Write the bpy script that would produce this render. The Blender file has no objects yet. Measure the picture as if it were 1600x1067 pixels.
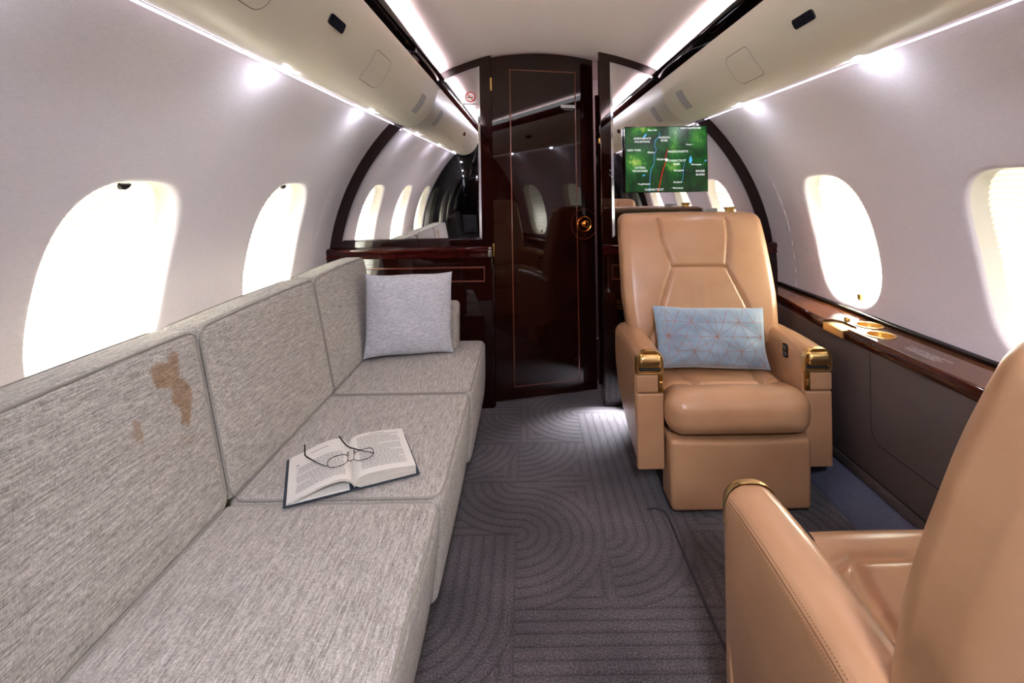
import bpy, bmesh, math, random
from mathutils import Vector, Matrix
random.seed(7)
PI = math.pi
SC = bpy.context.scene
COL = SC.collection
CX = .133            # centre line of the cabin
RW, ZW = 1.23, .70   # side wall circle
RC, ZC = 1.398, .568 # ceiling circle
YB = 2.67            # aft bulkhead face

# ------------------------------------------------------------------ materials
def lin(c):
    f = lambda v: v/12.92 if v <= .04045 else ((v+.055)/1.055)**2.4
    return (f(c[0]/255), f(c[1]/255), f(c[2]/255), 1)
def mat(name, col=(200, 200, 200), rough=.5, metal=0, coat=0, spec=.5, emit=None, es=0, sheen=0):
    m = bpy.data.materials.new(name); m.use_nodes = True
    b = m.node_tree.nodes['Principled BSDF']
    b.inputs['Base Color'].default_value = lin(col)
    b.inputs['Roughness'].default_value = rough
    b.inputs['Metallic'].default_value = metal
    b.inputs['Coat Weight'].default_value = coat
    b.inputs['Coat Roughness'].default_value = .03
    b.inputs['Specular IOR Level'].default_value = spec
    b.inputs['Sheen Weight'].default_value = sheen
    if emit:
        b.inputs['Emission Color'].default_value = lin(emit)
        b.inputs['Emission Strength'].default_value = es
    return m
class N:
    """small node graph helper"""
    def __init__(s, m):
        s.m = m; s.t = m.node_tree; s.b = s.t.nodes['Principled BSDF']
    def n(s, typ, **kw):
        x = s.t.nodes.new(typ)
        for k, v in kw.items(): setattr(x, k, v)
        return x
    def l(s, a, b): s.t.links.new(a, b)
    def put(s, sock, v):
        if isinstance(v, (int, float)): sock.default_value = v
        elif isinstance(v, (tuple, list)): sock.default_value = v
        else: s.l(v, sock)
    def math(s, op, a, b=None, c=None):
        x = s.n('ShaderNodeMath', operation=op)
        s.put(x.inputs[0], a)
        if b is not None: s.put(x.inputs[1], b)
        if c is not None: s.put(x.inputs[2], c)
        return x.outputs[0]
    def coord(s, which='Object', scale=(1, 1, 1), loc=(0, 0, 0), rot=(0, 0, 0)):
        c = s.n('ShaderNodeTexCoord'); mp = s.n('ShaderNodeMapping')
        s.l(c.outputs[which], mp.inputs[0]); mp.inputs['Scale'].default_value = scale
        mp.inputs['Location'].default_value = loc; mp.inputs['Rotation'].default_value = rot
        return mp.outputs[0]
    def sep(s, v):
        x = s.n('ShaderNodeSeparateXYZ'); s.l(v, x.inputs[0]); return x.outputs
    def noise(s, v, scale, detail=2, rough=.5):
        x = s.n('ShaderNodeTexNoise'); s.l(v, x.inputs['Vector'])
        x.inputs['Scale'].default_value = scale; x.inputs['Detail'].default_value = detail
        x.inputs['Roughness'].default_value = rough
        return x.outputs['Fac']
    def ramp(s, f, stops):
        x = s.n('ShaderNodeValToRGB'); s.l(f, x.inputs[0]); e = x.color_ramp.elements
        while len(e) < len(stops): e.new(.5)
        for k, (p, c) in enumerate(stops):
            e[k].position = p; e[k].color = lin(c) if len(c) == 3 else c
        return x.outputs[0]
    def mix(s, f, a, b, blend='MIX'):
        x = s.n('ShaderNodeMix', data_type='RGBA', blend_type=blend)
        s.put(x.inputs[0], f); s.put(x.inputs[6], a); s.put(x.inputs[7], b)
        return x.outputs[2]
    def bump(s, h, strength=.3, dist=.002):
        x = s.n('ShaderNodeBump'); s.l(h, x.inputs['Height'])
        x.inputs['Strength'].default_value = strength; x.inputs['Distance'].default_value = dist
        s.l(x.outputs[0], s.b.inputs['Normal']); return x
    def col(s, c): s.l(c, s.b.inputs['Base Color'])

M = {}
# woven wall covering
m = M['wall'] = mat('wall_fabric', (228, 221, 228), .75); g = N(m)
v = g.coord('Object', (1, 1, 1)); f1 = g.noise(g.coord('Object', (120, 420, 420)), 1, 2); f2 = g.noise(g.coord('Object', (120, 60, 500)), 1, 2)
f = g.math('ADD', f1, f2); g.bump(f, .25, .0015)
g.col(g.ramp(g.math('MULTIPLY', f, .5), [(.3, (219, 212, 219)), (.7, (234, 228, 234))]))
m = M['ceiling'] = mat('ceiling_panel', (232, 221, 220), .6)
m = M['bin'] = mat('bin_panel', (222, 213, 196), .38); g = N(m)
g.bump(g.noise(g.coord(), 900, 1), .08, .0005)
M['bin_line'] = mat('panel_gap', (120, 108, 96), .7)
M['vent'] = mat('vent_grey', (176, 171, 174), .6)
M['lens'] = mat('dark_lens', (16, 22, 34), .15, coat=1)
M['black_gloss'] = mat('black_lacquer', (7, 6, 7), .3, coat=1, spec=0)
M['black_matt'] = mat('black_rubber', (18, 17, 19), .6)
# mahogany lacquer
def wood(name, a, b, rough, sc=(2, 2, 14), bump=0):
    m = mat(name, a, rough, coat=1, spec=0); g = N(m); m.node_tree.nodes['Principled BSDF'].inputs['Coat Roughness'].default_value = .025
    f = g.noise(g.coord('Object', sc), 3, 6, .6)
    f3 = g.noise(g.coord('Object', tuple(x*6 for x in sc)), 3, 3, .6)
    g.col(g.ramp(g.math('MULTIPLY_ADD', f3, .4, g.math('MULTIPLY', f, .6)), [(.32, a), (.68, b)]))
    return m
M['mahogany'] = wood('dark_mahogany', (18, 5, 4), (38, 12, 8), .3, (9, 9, 1))
M['red_wood'] = wood('red_mahogany', (36, 8, 7), (70, 17, 13), .25, (1.5, 9, 9))
M['burl'] = wood('burl_veneer', (62, 36, 25), (118, 70, 44), .25, (6, 3, 6))
M['edge_wood'] = wood('edge_veneer', (40, 16, 10), (88, 42, 26), .22, (14, 1.5, 14))
M['inlay'] = mat('orange_inlay', (104, 46, 20), .35, coat=1)
M['mirror'] = mat('mirror_silver', (235, 233, 236), .0, 1)
M['mirror_edge'] = mat('mirror_bevel', (225, 228, 235), .08, 1)
M['gold'] = mat('polished_gold', (236, 200, 136), .3, 1)
M['gold_dark'] = mat('amber_brass', (224, 132, 56), .2, 1)
M['brass'] = mat('brushed_brass', (196, 152, 84), .28, 1)
M['steel'] = mat('satin_steel', (150, 147, 144), .35, 1)
# leather
m = M['leather'] = mat('tan_leather', (184, 136, 96), .29, spec=.6); g = N(m)
v = g.coord(); vo = g.n('ShaderNodeTexVoronoi'); g.l(v, vo.inputs['Vector']); vo.inputs['Scale'].default_value = 420
g.bump(g.math('ADD', vo.outputs['Distance'], g.math('MULTIPLY', g.noise(v, 40, 3), 1.2)), .12, .0012)
g.col(g.ramp(g.noise(v, 7, 3), [(.3, (178, 134, 97)), (.75, (190, 147, 109))]))
m = M['leather_back'] = M['leather']
M['leather_dark'] = mat('brown_leather', (116, 90, 70), .5)
M['seam'] = mat('seam_thread', (112, 74, 46), .7)
# sofa fabric
def fabric(name, ca, cb, cc, stain=False, axis=1):
    m = mat(name, ca, .9, spec=.2, sheen=.15); g = N(m)
    geo = g.n('ShaderNodeNewGeometry'); P = geo.outputs['Position']
    def stretch(sx, sy, sz):
        mp = g.n('ShaderNodeMapping'); g.l(P, mp.inputs[0]); mp.inputs['Scale'].default_value = (sx, sy, sz); return mp.outputs[0]
    if axis == 1: s1, s2, s3 = (400, 20, 400), (620, 110, 620), (150, 520, 150)
    else: s1, s2, s3 = (520, 200, 12), (500, 500, 60), (160, 160, 520)
    a = g.noise(stretch(*s1), 1, 3, .7); b = g.noise(stretch(*s2), 1, 2); c = g.noise(stretch(*s3), 1, 1)
    f = g.math('ADD', g.math('MULTIPLY', a, .5), g.math('ADD', g.math('MULTIPLY', b, .3), g.math('MULTIPLY', c, .2)))
    colr = g.ramp(f, [(.385, cb), (.5, ca), (.615, cc)])
    if stain:
        s = g.sep(P)
        wob = g.noise(stretch(22, 22, 22), 1, 3)
        wob = g.math('MULTIPLY', g.math('SUBTRACT', wob, .5), .07)
        wob2 = g.math('MULTIPLY', g.math('SUBTRACT', g.noise(stretch(17, 29, 31), 1, 3), .5), .06)
        def blob(y, z, ry, rz, k=3.5):
            dy = g.math('DIVIDE', g.math('SUBTRACT', g.math('ADD', s[1], wob), y), ry)
            dz = g.math('DIVIDE', g.math('SUBTRACT', g.math('ADD', s[2], wob2), z), rz)
            d = g.math('SQRT', g.math('ADD', g.math('MULTIPLY', dy, dy), g.math('MULTIPLY', dz, dz)))
            x = g.math('MULTIPLY', g.math('SUBTRACT', 1.05, d), k)
            x.node.use_clamp = True; return x
        b = g.math('MAXIMUM', blob(1.045, .812, .045, .035), blob(1.075, .748, .027, .065))
        b = g.math('MAXIMUM', b, g.math('MULTIPLY', blob(.945, .735, .018, .024, 3), .7))
        b = g.math('MAXIMUM', b, g.math('MULTIPLY', blob(1.07, .66, .03, .016, 2), .35))
        colr = g.mix(g.math('MULTIPLY', b, .85), colr, lin((222, 186, 148)), 'MULTIPLY')
    g.col(colr); g.bump(f, .55, .0022)
    return m
M['sofa'] = fabric('divan_weave', (166, 161, 153), (124, 117, 108), (206, 202, 195))
M['sofa_stain'] = fabric('divan_weave_stained', (166, 161, 153), (124, 117, 108), (206, 202, 195), True)
M['sofa_arm'] = fabric('divan_weave_upright', (164, 157, 146), (124, 116, 104), (192, 187, 176), False, 2)
M['piping'] = mat('piping_cloth', (148, 142, 133), .9)
m = M['knit'] = mat('grey_knit', (176, 180, 190), .95, spec=.15, sheen=.3); g = N(m)
f = g.noise(g.coord('Object', (60, 60, 190)), 1, 4, .7)
g.col(g.ramp(f, [(.35, (166, 169, 177)), (.65, (206, 208, 214))])); g.bump(f, .35, .0015)
m = M['blue_velvet'] = mat('blue_velvet', (150, 172, 186), .55, sheen=.5); g = N(m)
g.col(g.ramp(g.noise(g.coord(), 9, 3), [(.3, (118, 142, 162)), (.7, (150, 173, 190))]))
M['copper_thread'] = mat('copper_thread', (164, 108, 74), .45, .2)
# carpet: carved blocks of straight and curved ribs
m = M['carpet'] = mat('carved_carpet', (92, 84, 84), 1, spec=.05, sheen=.2); g = N(m)
geo = g.n('ShaderNodeNewGeometry'); s = g.sep(geo.outputs['Position'])
T = .30
nx = g.math('ADD', s[0], g.math('MULTIPLY', g.math('SUBTRACT', g.noise(geo.outputs['Position'], 30, 2), .5), .006))
X = g.math('DIVIDE', g.math('ADD', nx, .05), T); Y = g.math('DIVIDE', g.math('ADD', s[1], .12), T)
ix, iy = g.math('FLOOR', X), g.math('FLOOR', Y)
fx, fy = g.math('SUBTRACT', X, ix), g.math('SUBTRACT', Y, iy)
cmb = g.n('ShaderNodeCombineXYZ'); g.l(ix, cmb.inputs[0]); g.l(iy, cmb.inputs[1]); cmb.inputs[2].default_value = 3.7
wn = g.n('ShaderNodeTexWhiteNoise', noise_dimensions='3D'); g.l(cmb.outputs[0], wn.inputs['Vector'])
rs = g.sep(wn.outputs['Color'])
def flip(a, r): # r<.5 -> 1-a
    q = g.math('GREATER_THAN', r, .5)
    return g.math('ADD', g.math('MULTIPLY', q, a), g.math('MULTIPLY', g.math('SUBTRACT', 1, q), g.math('SUBTRACT', 1, a)))
ax, ay = flip(fx, rs[0]), flip(fy, rs[1])
dist = g.math('SQRT', g.math('ADD', g.math('MULTIPLY', ax, ax), g.math('MULTIPLY', ay, ay)))
arc_far = g.math('MAXIMUM', ax, ay)
arc = g.math('ADD', g.math('MULTIPLY', g.math('LESS_THAN', dist, 1.0), dist), g.math('MULTIPLY', g.math('GREATER_THAN', dist, 1.0), arc_far))
isA = g.math('GREATER_THAN', rs[2], .5); isX = g.math('GREATER_THAN', rs[2], .27)
stp = g.math('ADD', g.math('MULTIPLY', isX, fx), g.math('MULTIPLY', g.math('SUBTRACT', 1, isX), fy))
dd = g.math('ADD', g.math('MULTIPLY', isA, arc), g.math('MULTIPLY', g.math('SUBTRACT', 1, isA), stp))
wv = g.math('SINE', g.math('MULTIPLY', dd, 2*PI*8))
pile = g.noise(geo.outputs['Position'], 420, 2, .7); big = g.noise(geo.outputs['Position'], 3.2, 3)
rib = g.math('POWER', g.math('ABSOLUTE', g.math('SINE', g.math('MULTIPLY', dd, PI*8))), .45)
tuft = g.noise(geo.outputs['Position'], 190, 3, .8)
h = g.math('ADD', g.math('MULTIPLY', rib, 1.1), g.math('MULTIPLY', tuft, 1.5))
gr = g.math('MULTIPLY_ADD', g.math('SUBTRACT', rib, .7), .17, g.math('ADD', g.math('MULTIPLY_ADD', g.math('SUBTRACT', tuft, .5), 1.3, .36), g.math('ADD', g.math('MULTIPLY', g.math('SUBTRACT', pile, .5), .5), g.math('MULTIPLY', g.math('SUBTRACT', big, .5), .5))))
g.col(g.ramp(gr, [(.12, (36, 32, 34)), (.36, (72, 65, 67)), (.64, (124, 113, 115))])); g.bump(h, .7, .004)
m = M['carpet_blue'] = mat('plain_carpet', (84, 88, 112), 1, spec=.05, sheen=.2); g = N(m)
f = g.noise(g.coord(), 380, 2, .7); g.col(g.ramp(f, [(.3, (58, 62, 84)), (.7, (120, 124, 150))])); g.bump(f, .8, .004)
M['welt'] = mat('carpet_welt', (58, 53, 58), .95)
M['side_panel'] = mat('taupe_panel', (84, 73, 70), .55); g = N(M['side_panel'])
f = g.noise(g.coord(), 700, 2); g.bump(f, .15, .001); g.col(g.ramp(g.noise(g.coord(), 260, 2), [(.3, (80, 69, 67)), (.7, (90, 79, 76))]))
M['dark_gap'] = mat('dark_gap', (20, 17, 18), .7)
# window shade: cloth lit through by the daylight behind it
m = M['shade'] = bpy.data.materials.new('pleated_shade'); m.use_nodes = True
nt = m.node_tree; nt.nodes.remove(nt.nodes['Principled BSDF'])
o = nt.nodes['Material Output']; a = nt.nodes.new('ShaderNodeBsdfDiffuse'); b = nt.nodes.new('ShaderNodeBsdfTranslucent'); x = nt.nodes.new('ShaderNodeMixShader')
a.inputs[0].default_value = lin((236, 229, 206)); b.inputs[0].default_value = lin((250, 243, 224)); x.inputs[0].default_value = .5
nt.links.new(a.outputs[0], x.inputs[1]); nt.links.new(b.outputs[0], x.inputs[2]); nt.links.new(x.outputs[0], o.inputs[0])
M['reveal'] = mat('window_reveal', (232, 226, 214), .5)
M['paper'] = mat('book_paper', (226, 223, 214), .8)
M['paper_edge'] = mat('page_edges', (204, 198, 184), .85); g = N(M['paper_edge'])
f = g.noise(g.coord('Object', (30, 30, 3000)), 1, 2); g.col(g.ramp(f, [(.35, (176, 170, 156)), (.6, (214, 209, 196))]))
M['cover'] = mat('book_cover', (44, 54, 64), .6)
M['ink'] = mat('print_ink', (70, 70, 74), .8)
M['wire'] = mat('gunmetal_wire', (60, 54, 52), .25, .9)
M['white_print'] = mat('white_print', (235, 235, 235), .6)
M['faint_print'] = mat('grey_print', (190, 190, 198), .6)
M['red_print'] = mat('red_print', (190, 20, 45), .5)
M['black_print'] = mat('black_print', (22, 24, 24), .6)
def emis(name, c, s):
    m = mat(name, (0, 0, 0), 1, emit=c, es=s, spec=0); return m
M['led'] = emis('led_white', (236, 238, 255), 60)
M['led_strip'] = emis('led_strip', (240, 224, 246), .6)
M['cove'] = emis('cove_strip', (250, 230, 238), 21)
m = M['glass'] = bpy.data.materials.new('spectacle_glass'); m.use_nodes = True
nt = m.node_tree; nt.nodes.remove(nt.nodes['Principled BSDF']); o = nt.nodes['Material Output']
a = nt.nodes.new('ShaderNodeBsdfTransparent'); b = nt.nodes.new('ShaderNodeBsdfGlossy'); b.inputs['Roughness'].default_value = .02
x = nt.nodes.new('ShaderNodeMixShader'); x.inputs[0].default_value = .07
nt.links.new(a.outputs[0], x.inputs[1]); nt.links.new(b.outputs[0], x.inputs[2]); nt.links.new(x.outputs[0], o.inputs[0])

# ------------------------------------------------------------------ mesh helpers
def mk(name, vs, fs, m, parent=None, smooth=True, mi=None, loc=None):
    me = bpy.data.meshes.new(name); me.from_pydata([tuple(v) for v in vs], [], fs); me.update()
    for q in (m if isinstance(m, list) else [m]): me.materials.append(q)
    if mi:
        for k, p in enumerate(me.polygons): p.material_index = mi[k]
    bm = bmesh.new(); bm.from_mesh(me); bmesh.ops.recalc_face_normals(bm, faces=bm.faces); bm.to_mesh(me); bm.free()
    if smooth:
        for p in me.polygons: p.use_smooth = True
        me.set_sharp_from_angle(angle=math.radians(42))
    o = bpy.data.objects.new(name, me); COL.objects.link(o)
    if parent: o.parent = parent
    if loc: o.location = loc
    return o
def empty(name, loc=(0, 0, 0), rz=0):
    o = bpy.data.objects.new(name, None); COL.objects.link(o); o.location = loc; o.rotation_euler = (0, 0, rz)
    o.empty_display_size = .05; return o
def tag(o, label=None, cat=None, group=None, kind=None):
    for k, v in (('label', label), ('category', cat), ('group', group), ('kind', kind)):
        if v: o[k] = v
    return o
class G:
    """collects geometry of ONE object"""
    def __init__(s): s.v = []; s.f = []; s.mi = []
    def add(s, vs, fs, mi=0):
        k = len(s.v); s.v += [Vector(v) for v in vs]; s.f += [tuple(i+k for i in f) for f in fs]; s.mi += [mi]*len(fs); return s
    def xf(s, mt): s.v = [mt @ v for v in s.v]; return s
    def out(s, name, m, parent=None, smooth=True): return mk(name, s.v, s.f, m, parent, smooth, s.mi)
def rbox(c, h, r, n=6, fn=None, k=4):
    """rounded box, centre c, half sizes h, radius r; fn deforms each point (local to c)"""
    r = min(r, min(h)*.999)
    def axis(a):
        inn = a-r; A = [r*math.tan(PI/4*(j/k)) for j in range(1, k+1)]
        return [-inn-x for x in reversed(A)] + [-inn+2*inn*j/n for j in range(n+1)] + [inn+x for x in A]
    ax = [axis(a) for a in h]; vs = []; fs = []; idx = {}
    def vid(p):
        q = [max(-(h[i]-r), min(h[i]-r, p[i])) for i in range(3)]
        d = Vector([p[i]-q[i] for i in range(3)])
        w = Vector(q)+d.normalized()*r if d.length > 1e-9 else Vector(q)
        key = tuple(round(x, 6) for x in w)
        if key not in idx: idx[key] = len(vs); vs.append(w)
        return idx[key]
    for a in range(3):
        b, cc = (a+1) % 3, (a+2) % 3
        for sg in (-1, 1):
            for i in range(len(ax[b])-1):
                for j in range(len(ax[cc])-1):
                    q = []
                    for (ii, jj) in ((i, j), (i+1, j), (i+1, j+1), (i, j+1)):
                        p = [0, 0, 0]; p[a] = sg*h[a]; p[b] = ax[b][ii]; p[cc] = ax[cc][jj]; q.append(vid(p))
                    if len(set(q)) > 2:
                        q = list(dict.fromkeys(q))
                        fs.append(tuple(q if sg > 0 else reversed(q)))
    vs = [Vector(fn(v) if fn else v)+Vector(c) for v in vs]
    return vs, fs
def box(x0, x1, y0, y1, z0, z1, r=.002, n=1, k=2, fn=None):
    return rbox(((x0+x1)/2, (y0+y1)/2, (z0+z1)/2), (abs(x1-x0)/2, abs(y1-y0)/2, abs(z1-z0)/2), r, n, fn, k)
def tube(pts, r, closed=False, n=8):
    pts = [Vector(p) for p in pts]; L = len(pts); vs = []; fs = []; up = None
    for i, p in enumerate(pts):
        a = pts[(i-1) % L] if (closed or i) else p; b = pts[(i+1) % L] if (closed or i < L-1) else p
        t = (b-a).normalized()
        if up is None: up = Vector((0, 0, 1)) if abs(t.z) < .9 else Vector((1, 0, 0))
        s_ = t.cross(up).normalized(); up = s_.cross(t).normalized()
        rr = r(i/(L-1)) if callable(r) else r
        for j in range(n):
            q = 2*PI*j/n; vs.append(p+s_*math.cos(q)*rr+up*math.sin(q)*rr)
    for i in range(L if closed else L-1):
        for j in range(n):
            a, b = i*n+j, i*n+(j+1) % n; c, d = ((i+1) % L)*n+(j+1) % n, ((i+1) % L)*n+j
            fs.append((a, b, c, d))
    if not closed: fs += [tuple(reversed(range(n))), tuple(range((L-1)*n, L*n))]
    return vs, fs
def prism(poly, f0, f1):
    """poly: 2d outline; f0,f1 map a 2d point to the two faces"""
    n = len(poly); vs = [f0(p) for p in poly]+[f1(p) for p in poly]
    return vs, [tuple(range(n)), tuple(range(2*n-1, n-1, -1))]+[(i, (i+1) % n, n+(i+1) % n, n+i) for i in range(n)]
def lathe(prof, c, axis='z', n=32):
    vs = []; fs = []
    for (r, z) in prof:
        for j in range(n):
            a = 2*PI*j/n; p = (r*math.cos(a), r*math.sin(a), z)
            if axis == 'y': p = (p[0], p[2], p[1])
            if axis == 'x': p = (p[2], p[0], p[1])
            vs.append(Vector(p)+Vector(c))
    for i in range(len(prof)-1):
        for j in range(n):
            fs.append((i*n+j, i*n+(j+1) % n, (i+1)*n+(j+1) % n, (i+1)*n+j))
    return vs, fs
def sweep_y(prof, y0, y1, n=1, cap=True):
    L = len(prof); vs = []; fs = []
    for i in range(n+1):
        y = y0+(y1-y0)*i/n
        vs += [(p[0], y, p[1]) for p in prof]
    for i in range(n):
        for j in range(L): fs.append((i*L+j, i*L+(j+1) % L, (i+1)*L+(j+1) % L, (i+1)*L+j))
    if cap: fs += [tuple(range(L)), tuple(range(n*L, n*L+L))]
    return vs, fs
def rrect(w, h, r, n=6):
    out = []
    for (cx, cy, a0) in ((w-r, h-r, 0), (-w+r, h-r, 90), (-w+r, -h+r, 180), (w-r, -h+r, 270)):
        for k in range(n+1):
            a = math.radians(a0+90*k/n); out.append((cx+r*math.cos(a), cy+r*math.sin(a)))
    return out
def ring2(outer, inner, f):
    n = len(outer); return [f(p) for p in outer]+[f(p) for p in inner], [(i, (i+1) % n, n+(i+1) % n, n+i) for i in range(n)]
def text_geo(txt, size, align='CENTER'):
    cu = bpy.data.curves.new('t', 'FONT'); cu.body = txt; cu.size = size; cu.align_x = align; cu.align_y = 'CENTER'; cu.resolution_u = 2
    o = bpy.data.objects.new('t', cu); COL.objects.link(o)
    me = bpy.data.meshes.new_from_object(o)
    vs = [v.co.copy() for v in me.vertices]; fs = [tuple(p.vertices) for p in me.polygons]
    COL.objects.unlink(o); bpy.data.objects.remove(o); bpy.data.curves.remove(cu); bpy.data.meshes.remove(me)
    return vs, fs
def lerp(a, b, t): return a+(b-a)*t
def sstep(a, b, x):
    t = max(0, min(1, (x-a)/(b-a))); return t*t*(3-2*t)
def seg_d(p, a, b):
    ax, ay = a; bx, by = b; dx, dy = bx-ax, by-ay; L = dx*dx+dy*dy
    t = max(0, min(1, ((p[0]-ax)*dx+(p[1]-ay)*dy)/L)); return math.hypot(p[0]-ax-t*dx, p[1]-ay-t*dy)
def groove(p, lines, w=.007):
    d = min(seg_d(p, l[i], l[i+1]) for l in lines for i in range(len(l)-1)); return math.exp(-(d/w)**2)

# ------------------------------------------------------------------ figures for the shell
DAY = {(-1, 0): 1.0, (-1, 1): 3.4, (-1, 2): 3.4, (1, 0): 1.6, (1, 1): .42, (1, 2): 3.4}
LAV = 9
EXPO = 2.27
HL, LN, VT = (.150, .060, .095), (.117, .0145, .049), (.150, .052, .046)
def bits(ys_h, y_l, y_v):
    out = [(HL[0], y, HL[1], HL[2], .028, .0006, 'access_panel', 'bin_line', .0022) for y in ys_h]
    out += [(LN[0], y, LN[1], LN[2], .009, .004, 'dark_lens', 'lens', None) for y in y_l]
    out += [(VT[0], y, VT[1], VT[2], .010, .0015, 'air_vent', 'vent', None) for y in y_v]
    return out
BINBITS = {-1: bits((1.72, .93), (1.31,), (2.41,)), 1: bits((1.75, .90), (1.335,), (2.41,))}
LEDS = {-1: (.62, 1.42, 2.20), 1: (.62, 1.40, 2.18)}
LEDLAB = {-1: ['tiny white spot light under the left locker, nearest the camera', 'bright white spot light under the left locker above the large left window', 'small white spot light under the left locker close to the bulkhead arch'],
           1: ['tiny white spot light under the right locker, nearest the camera', 'white spot light under the right locker between the two right windows', 'bright white spot light under the right locker near the map screen']}
# ------------------------------------------------------------------ cabin shell
TH0, TH1 = math.asin((-.02-ZW)/RW), math.asin((1.572-ZW)/RW)
WZ, WHZ = .963, .275
THC = math.asin((WZ-ZW)/RW); HTH = .279/RW; HWY = .194
WYS = (.43, 1.245, 2.06)
def WP(sd, th, y, rad=RW): return Vector((CX+sd*rad*math.cos(th), y, ZW+rad*math.sin(th)))
NA = 96
def sup(a, n=3.0):
    c, s = math.cos(a), math.sin(a)
    return math.copysign(abs(c)**(2/n), c), math.copysign(abs(s)**(2/n), s)
def win_ring(sd, yc, sc, dep):
    out = []
    for k in range(NA):
        c, s = sup(2*PI*k/NA)
        off = (sc-1)*HWY
        out.append(WP(sd, THC+s*(HTH+off/RW*1.0), yc+c*(HWY+off), RW+dep))
    return out
def side_wall(sd, cells, y_end, name):
    g = G()
    for (y0, y1, yc) in cells:
        rings = [win_ring(sd, yc, s_, d_) for s_, d_ in ((1.0, .014), (1.015, .006), (1.045, .0015), (1.09, 0))]
        for m_ in range(1, 9):
            t = (m_/8)**1.3; r = []
            for k in range(NA):
                a = 2*PI*k/NA; c, s = math.cos(a), math.sin(a); q = 1/max(abs(c), abs(s))
                yo = yc+c*q*((y1-yc) if c > 0 else (yc-y0)); to = THC+s*q*((TH1-THC) if s > 0 else (THC-TH0))
                ci, si = sup(a); of = .09*HWY
                yi = yc+ci*(HWY+of); ti = THC+si*(HTH+of/RW)
                r.append(WP(sd, lerp(ti, to, t), lerp(yi, yo, t)))
            rings.append(r)
        vs = [p for r in rings for p in r]; fs = []
        for i in range(len(rings)-1):
            for k in range(NA): fs.append((i*NA+k, i*NA+(k+1) % NA, (i+1)*NA+(k+1) % NA, (i+1)*NA+k))
        g.add(vs, fs)
    y0 = cells[-1][1]; n = 24; vs = []; fs = []
    for i in range(n+1):
        th = lerp(TH0, TH1, i/n); vs += [WP(sd, th, y0), WP(sd, th, y_end)]
    for i in range(n): fs.append((2*i, 2*i+1, 2*i+3, 2*i+2))
    g.add(vs, fs)
    return tag(g.out(name, M['wall']), kind='structure')
cellsR = [(0.0, .8375, .43), (.8375, 1.6525, 1.245), (1.6525, 2.4675, 2.06)]
cellsL = [(.2, .8375, .43)]+cellsR[1:]
side_wall(-1, cellsL, YB, 'wall_left')
side_wall(1, cellsR, YB, 'wall_right')

WIN = 0
for sd in (-1, 1):
    for yc in reversed(WYS):
        WIN += 1
        rings = [win_ring(sd, yc, s_, d_) for s_, d_ in ((1.0, .014), (.985, .024), (.96, .04), (.94, .056), (.94, .075), (1.3, .075))]
        vs = [p for r in rings for p in r]
        fs = [(i*NA+k, i*NA+(k+1) % NA, (i+1)*NA+(k+1) % NA, (i+1)*NA+k) for i in range(5) for k in range(NA)]
        w = tag(mk('window_%d' % WIN, vs, fs, M['reveal']), kind='structure')
        vs = []; fs = []; n = 66
        for i in range(n+1):
            th = THC+HTH*1.06*(2*i/n-1); d = .058+(.0045 if i % 2 else -.0045)
            vs += [WP(sd, th, yc-.215, RW+d), WP(sd, th, yc+.215, RW+d)]
        for i in range(n): fs.append((2*i, 2*i+1, 2*i+3, 2*i+2))
        mk('pleated_shade', vs, fs, M['shade'], w, smooth=False)
        # small pull at the top (left) or the foot (right) of the shade
        th = THC+(HTH*.93 if sd < 0 else -HTH*.90)
        p = WP(sd, th, yc, RW+.034); nrm = (Vector((CX, yc, ZW))-p); nrm.y = 0; nrm.normalize()
        tv = Vector((0, 1, 0)).cross(nrm).normalized(); tv = tv if tv.z > 0 else -tv
        out = [(.019*math.cos(PI*k/14+PI), .019*math.sin(PI*k/14+PI)) for k in range(15)] if sd < 0 else [(.014*math.cos(2*PI*k/18), .017*math.sin(2*PI*k/18)) for k in range(18)]
        g = G().add(*prism(out, lambda q: p+Vector((0, q[0], 0))+tv*q[1], lambda q: p+Vector((0, q[0]*.8, 0))+tv*q[1]*.8+nrm*.008-nrm*0))
        g.v = [v-nrm*.012 for v in g.v]
        g.out('shade_pull', M['brass'] if sd > 0 else M['wire'], w)
        # daylight outside
        L = bpy.data.lights.new('daylight', 'AREA'); L.shape = 'RECTANGLE'; L.size = .26; L.size_y = .26
        dim = (yc < .8)
        L.energy = DAY[(sd, WYS.index(yc))]
        L.color = (.86, .92, 1)
        lo = bpy.data.objects.new('daylight', L); COL.objects.link(lo)
        p = WP(sd, THC-.125, yc, RW+.155); lo.location = p
        lo.rotation_euler = (WP(sd, THC-.125, yc, RW-.4)-p).to_track_quat('-Z', 'Y').to_euler()

# ceiling
def ceil_z(u, R=RC):
    u = abs(u)
    if R != RC: return ZC+math.sqrt(R*R-u*u)
    if u < .50: return ZC+math.sqrt(R*R-u*u)
    d = u-.5; return ZC+math.sqrt(R*R-.25)-.383*d+2.95*d*d
us = [-.68+1.36*i/60 for i in range(61)]
prof = [(CX+u, ceil_z(u)) for u in us]+[(CX+u, 2.06) for u in reversed(us)]
tag(mk('ceiling', *sweep_y(prof, -1.3, 2.9, 1), M['ceiling']), kind='structure')
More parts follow.
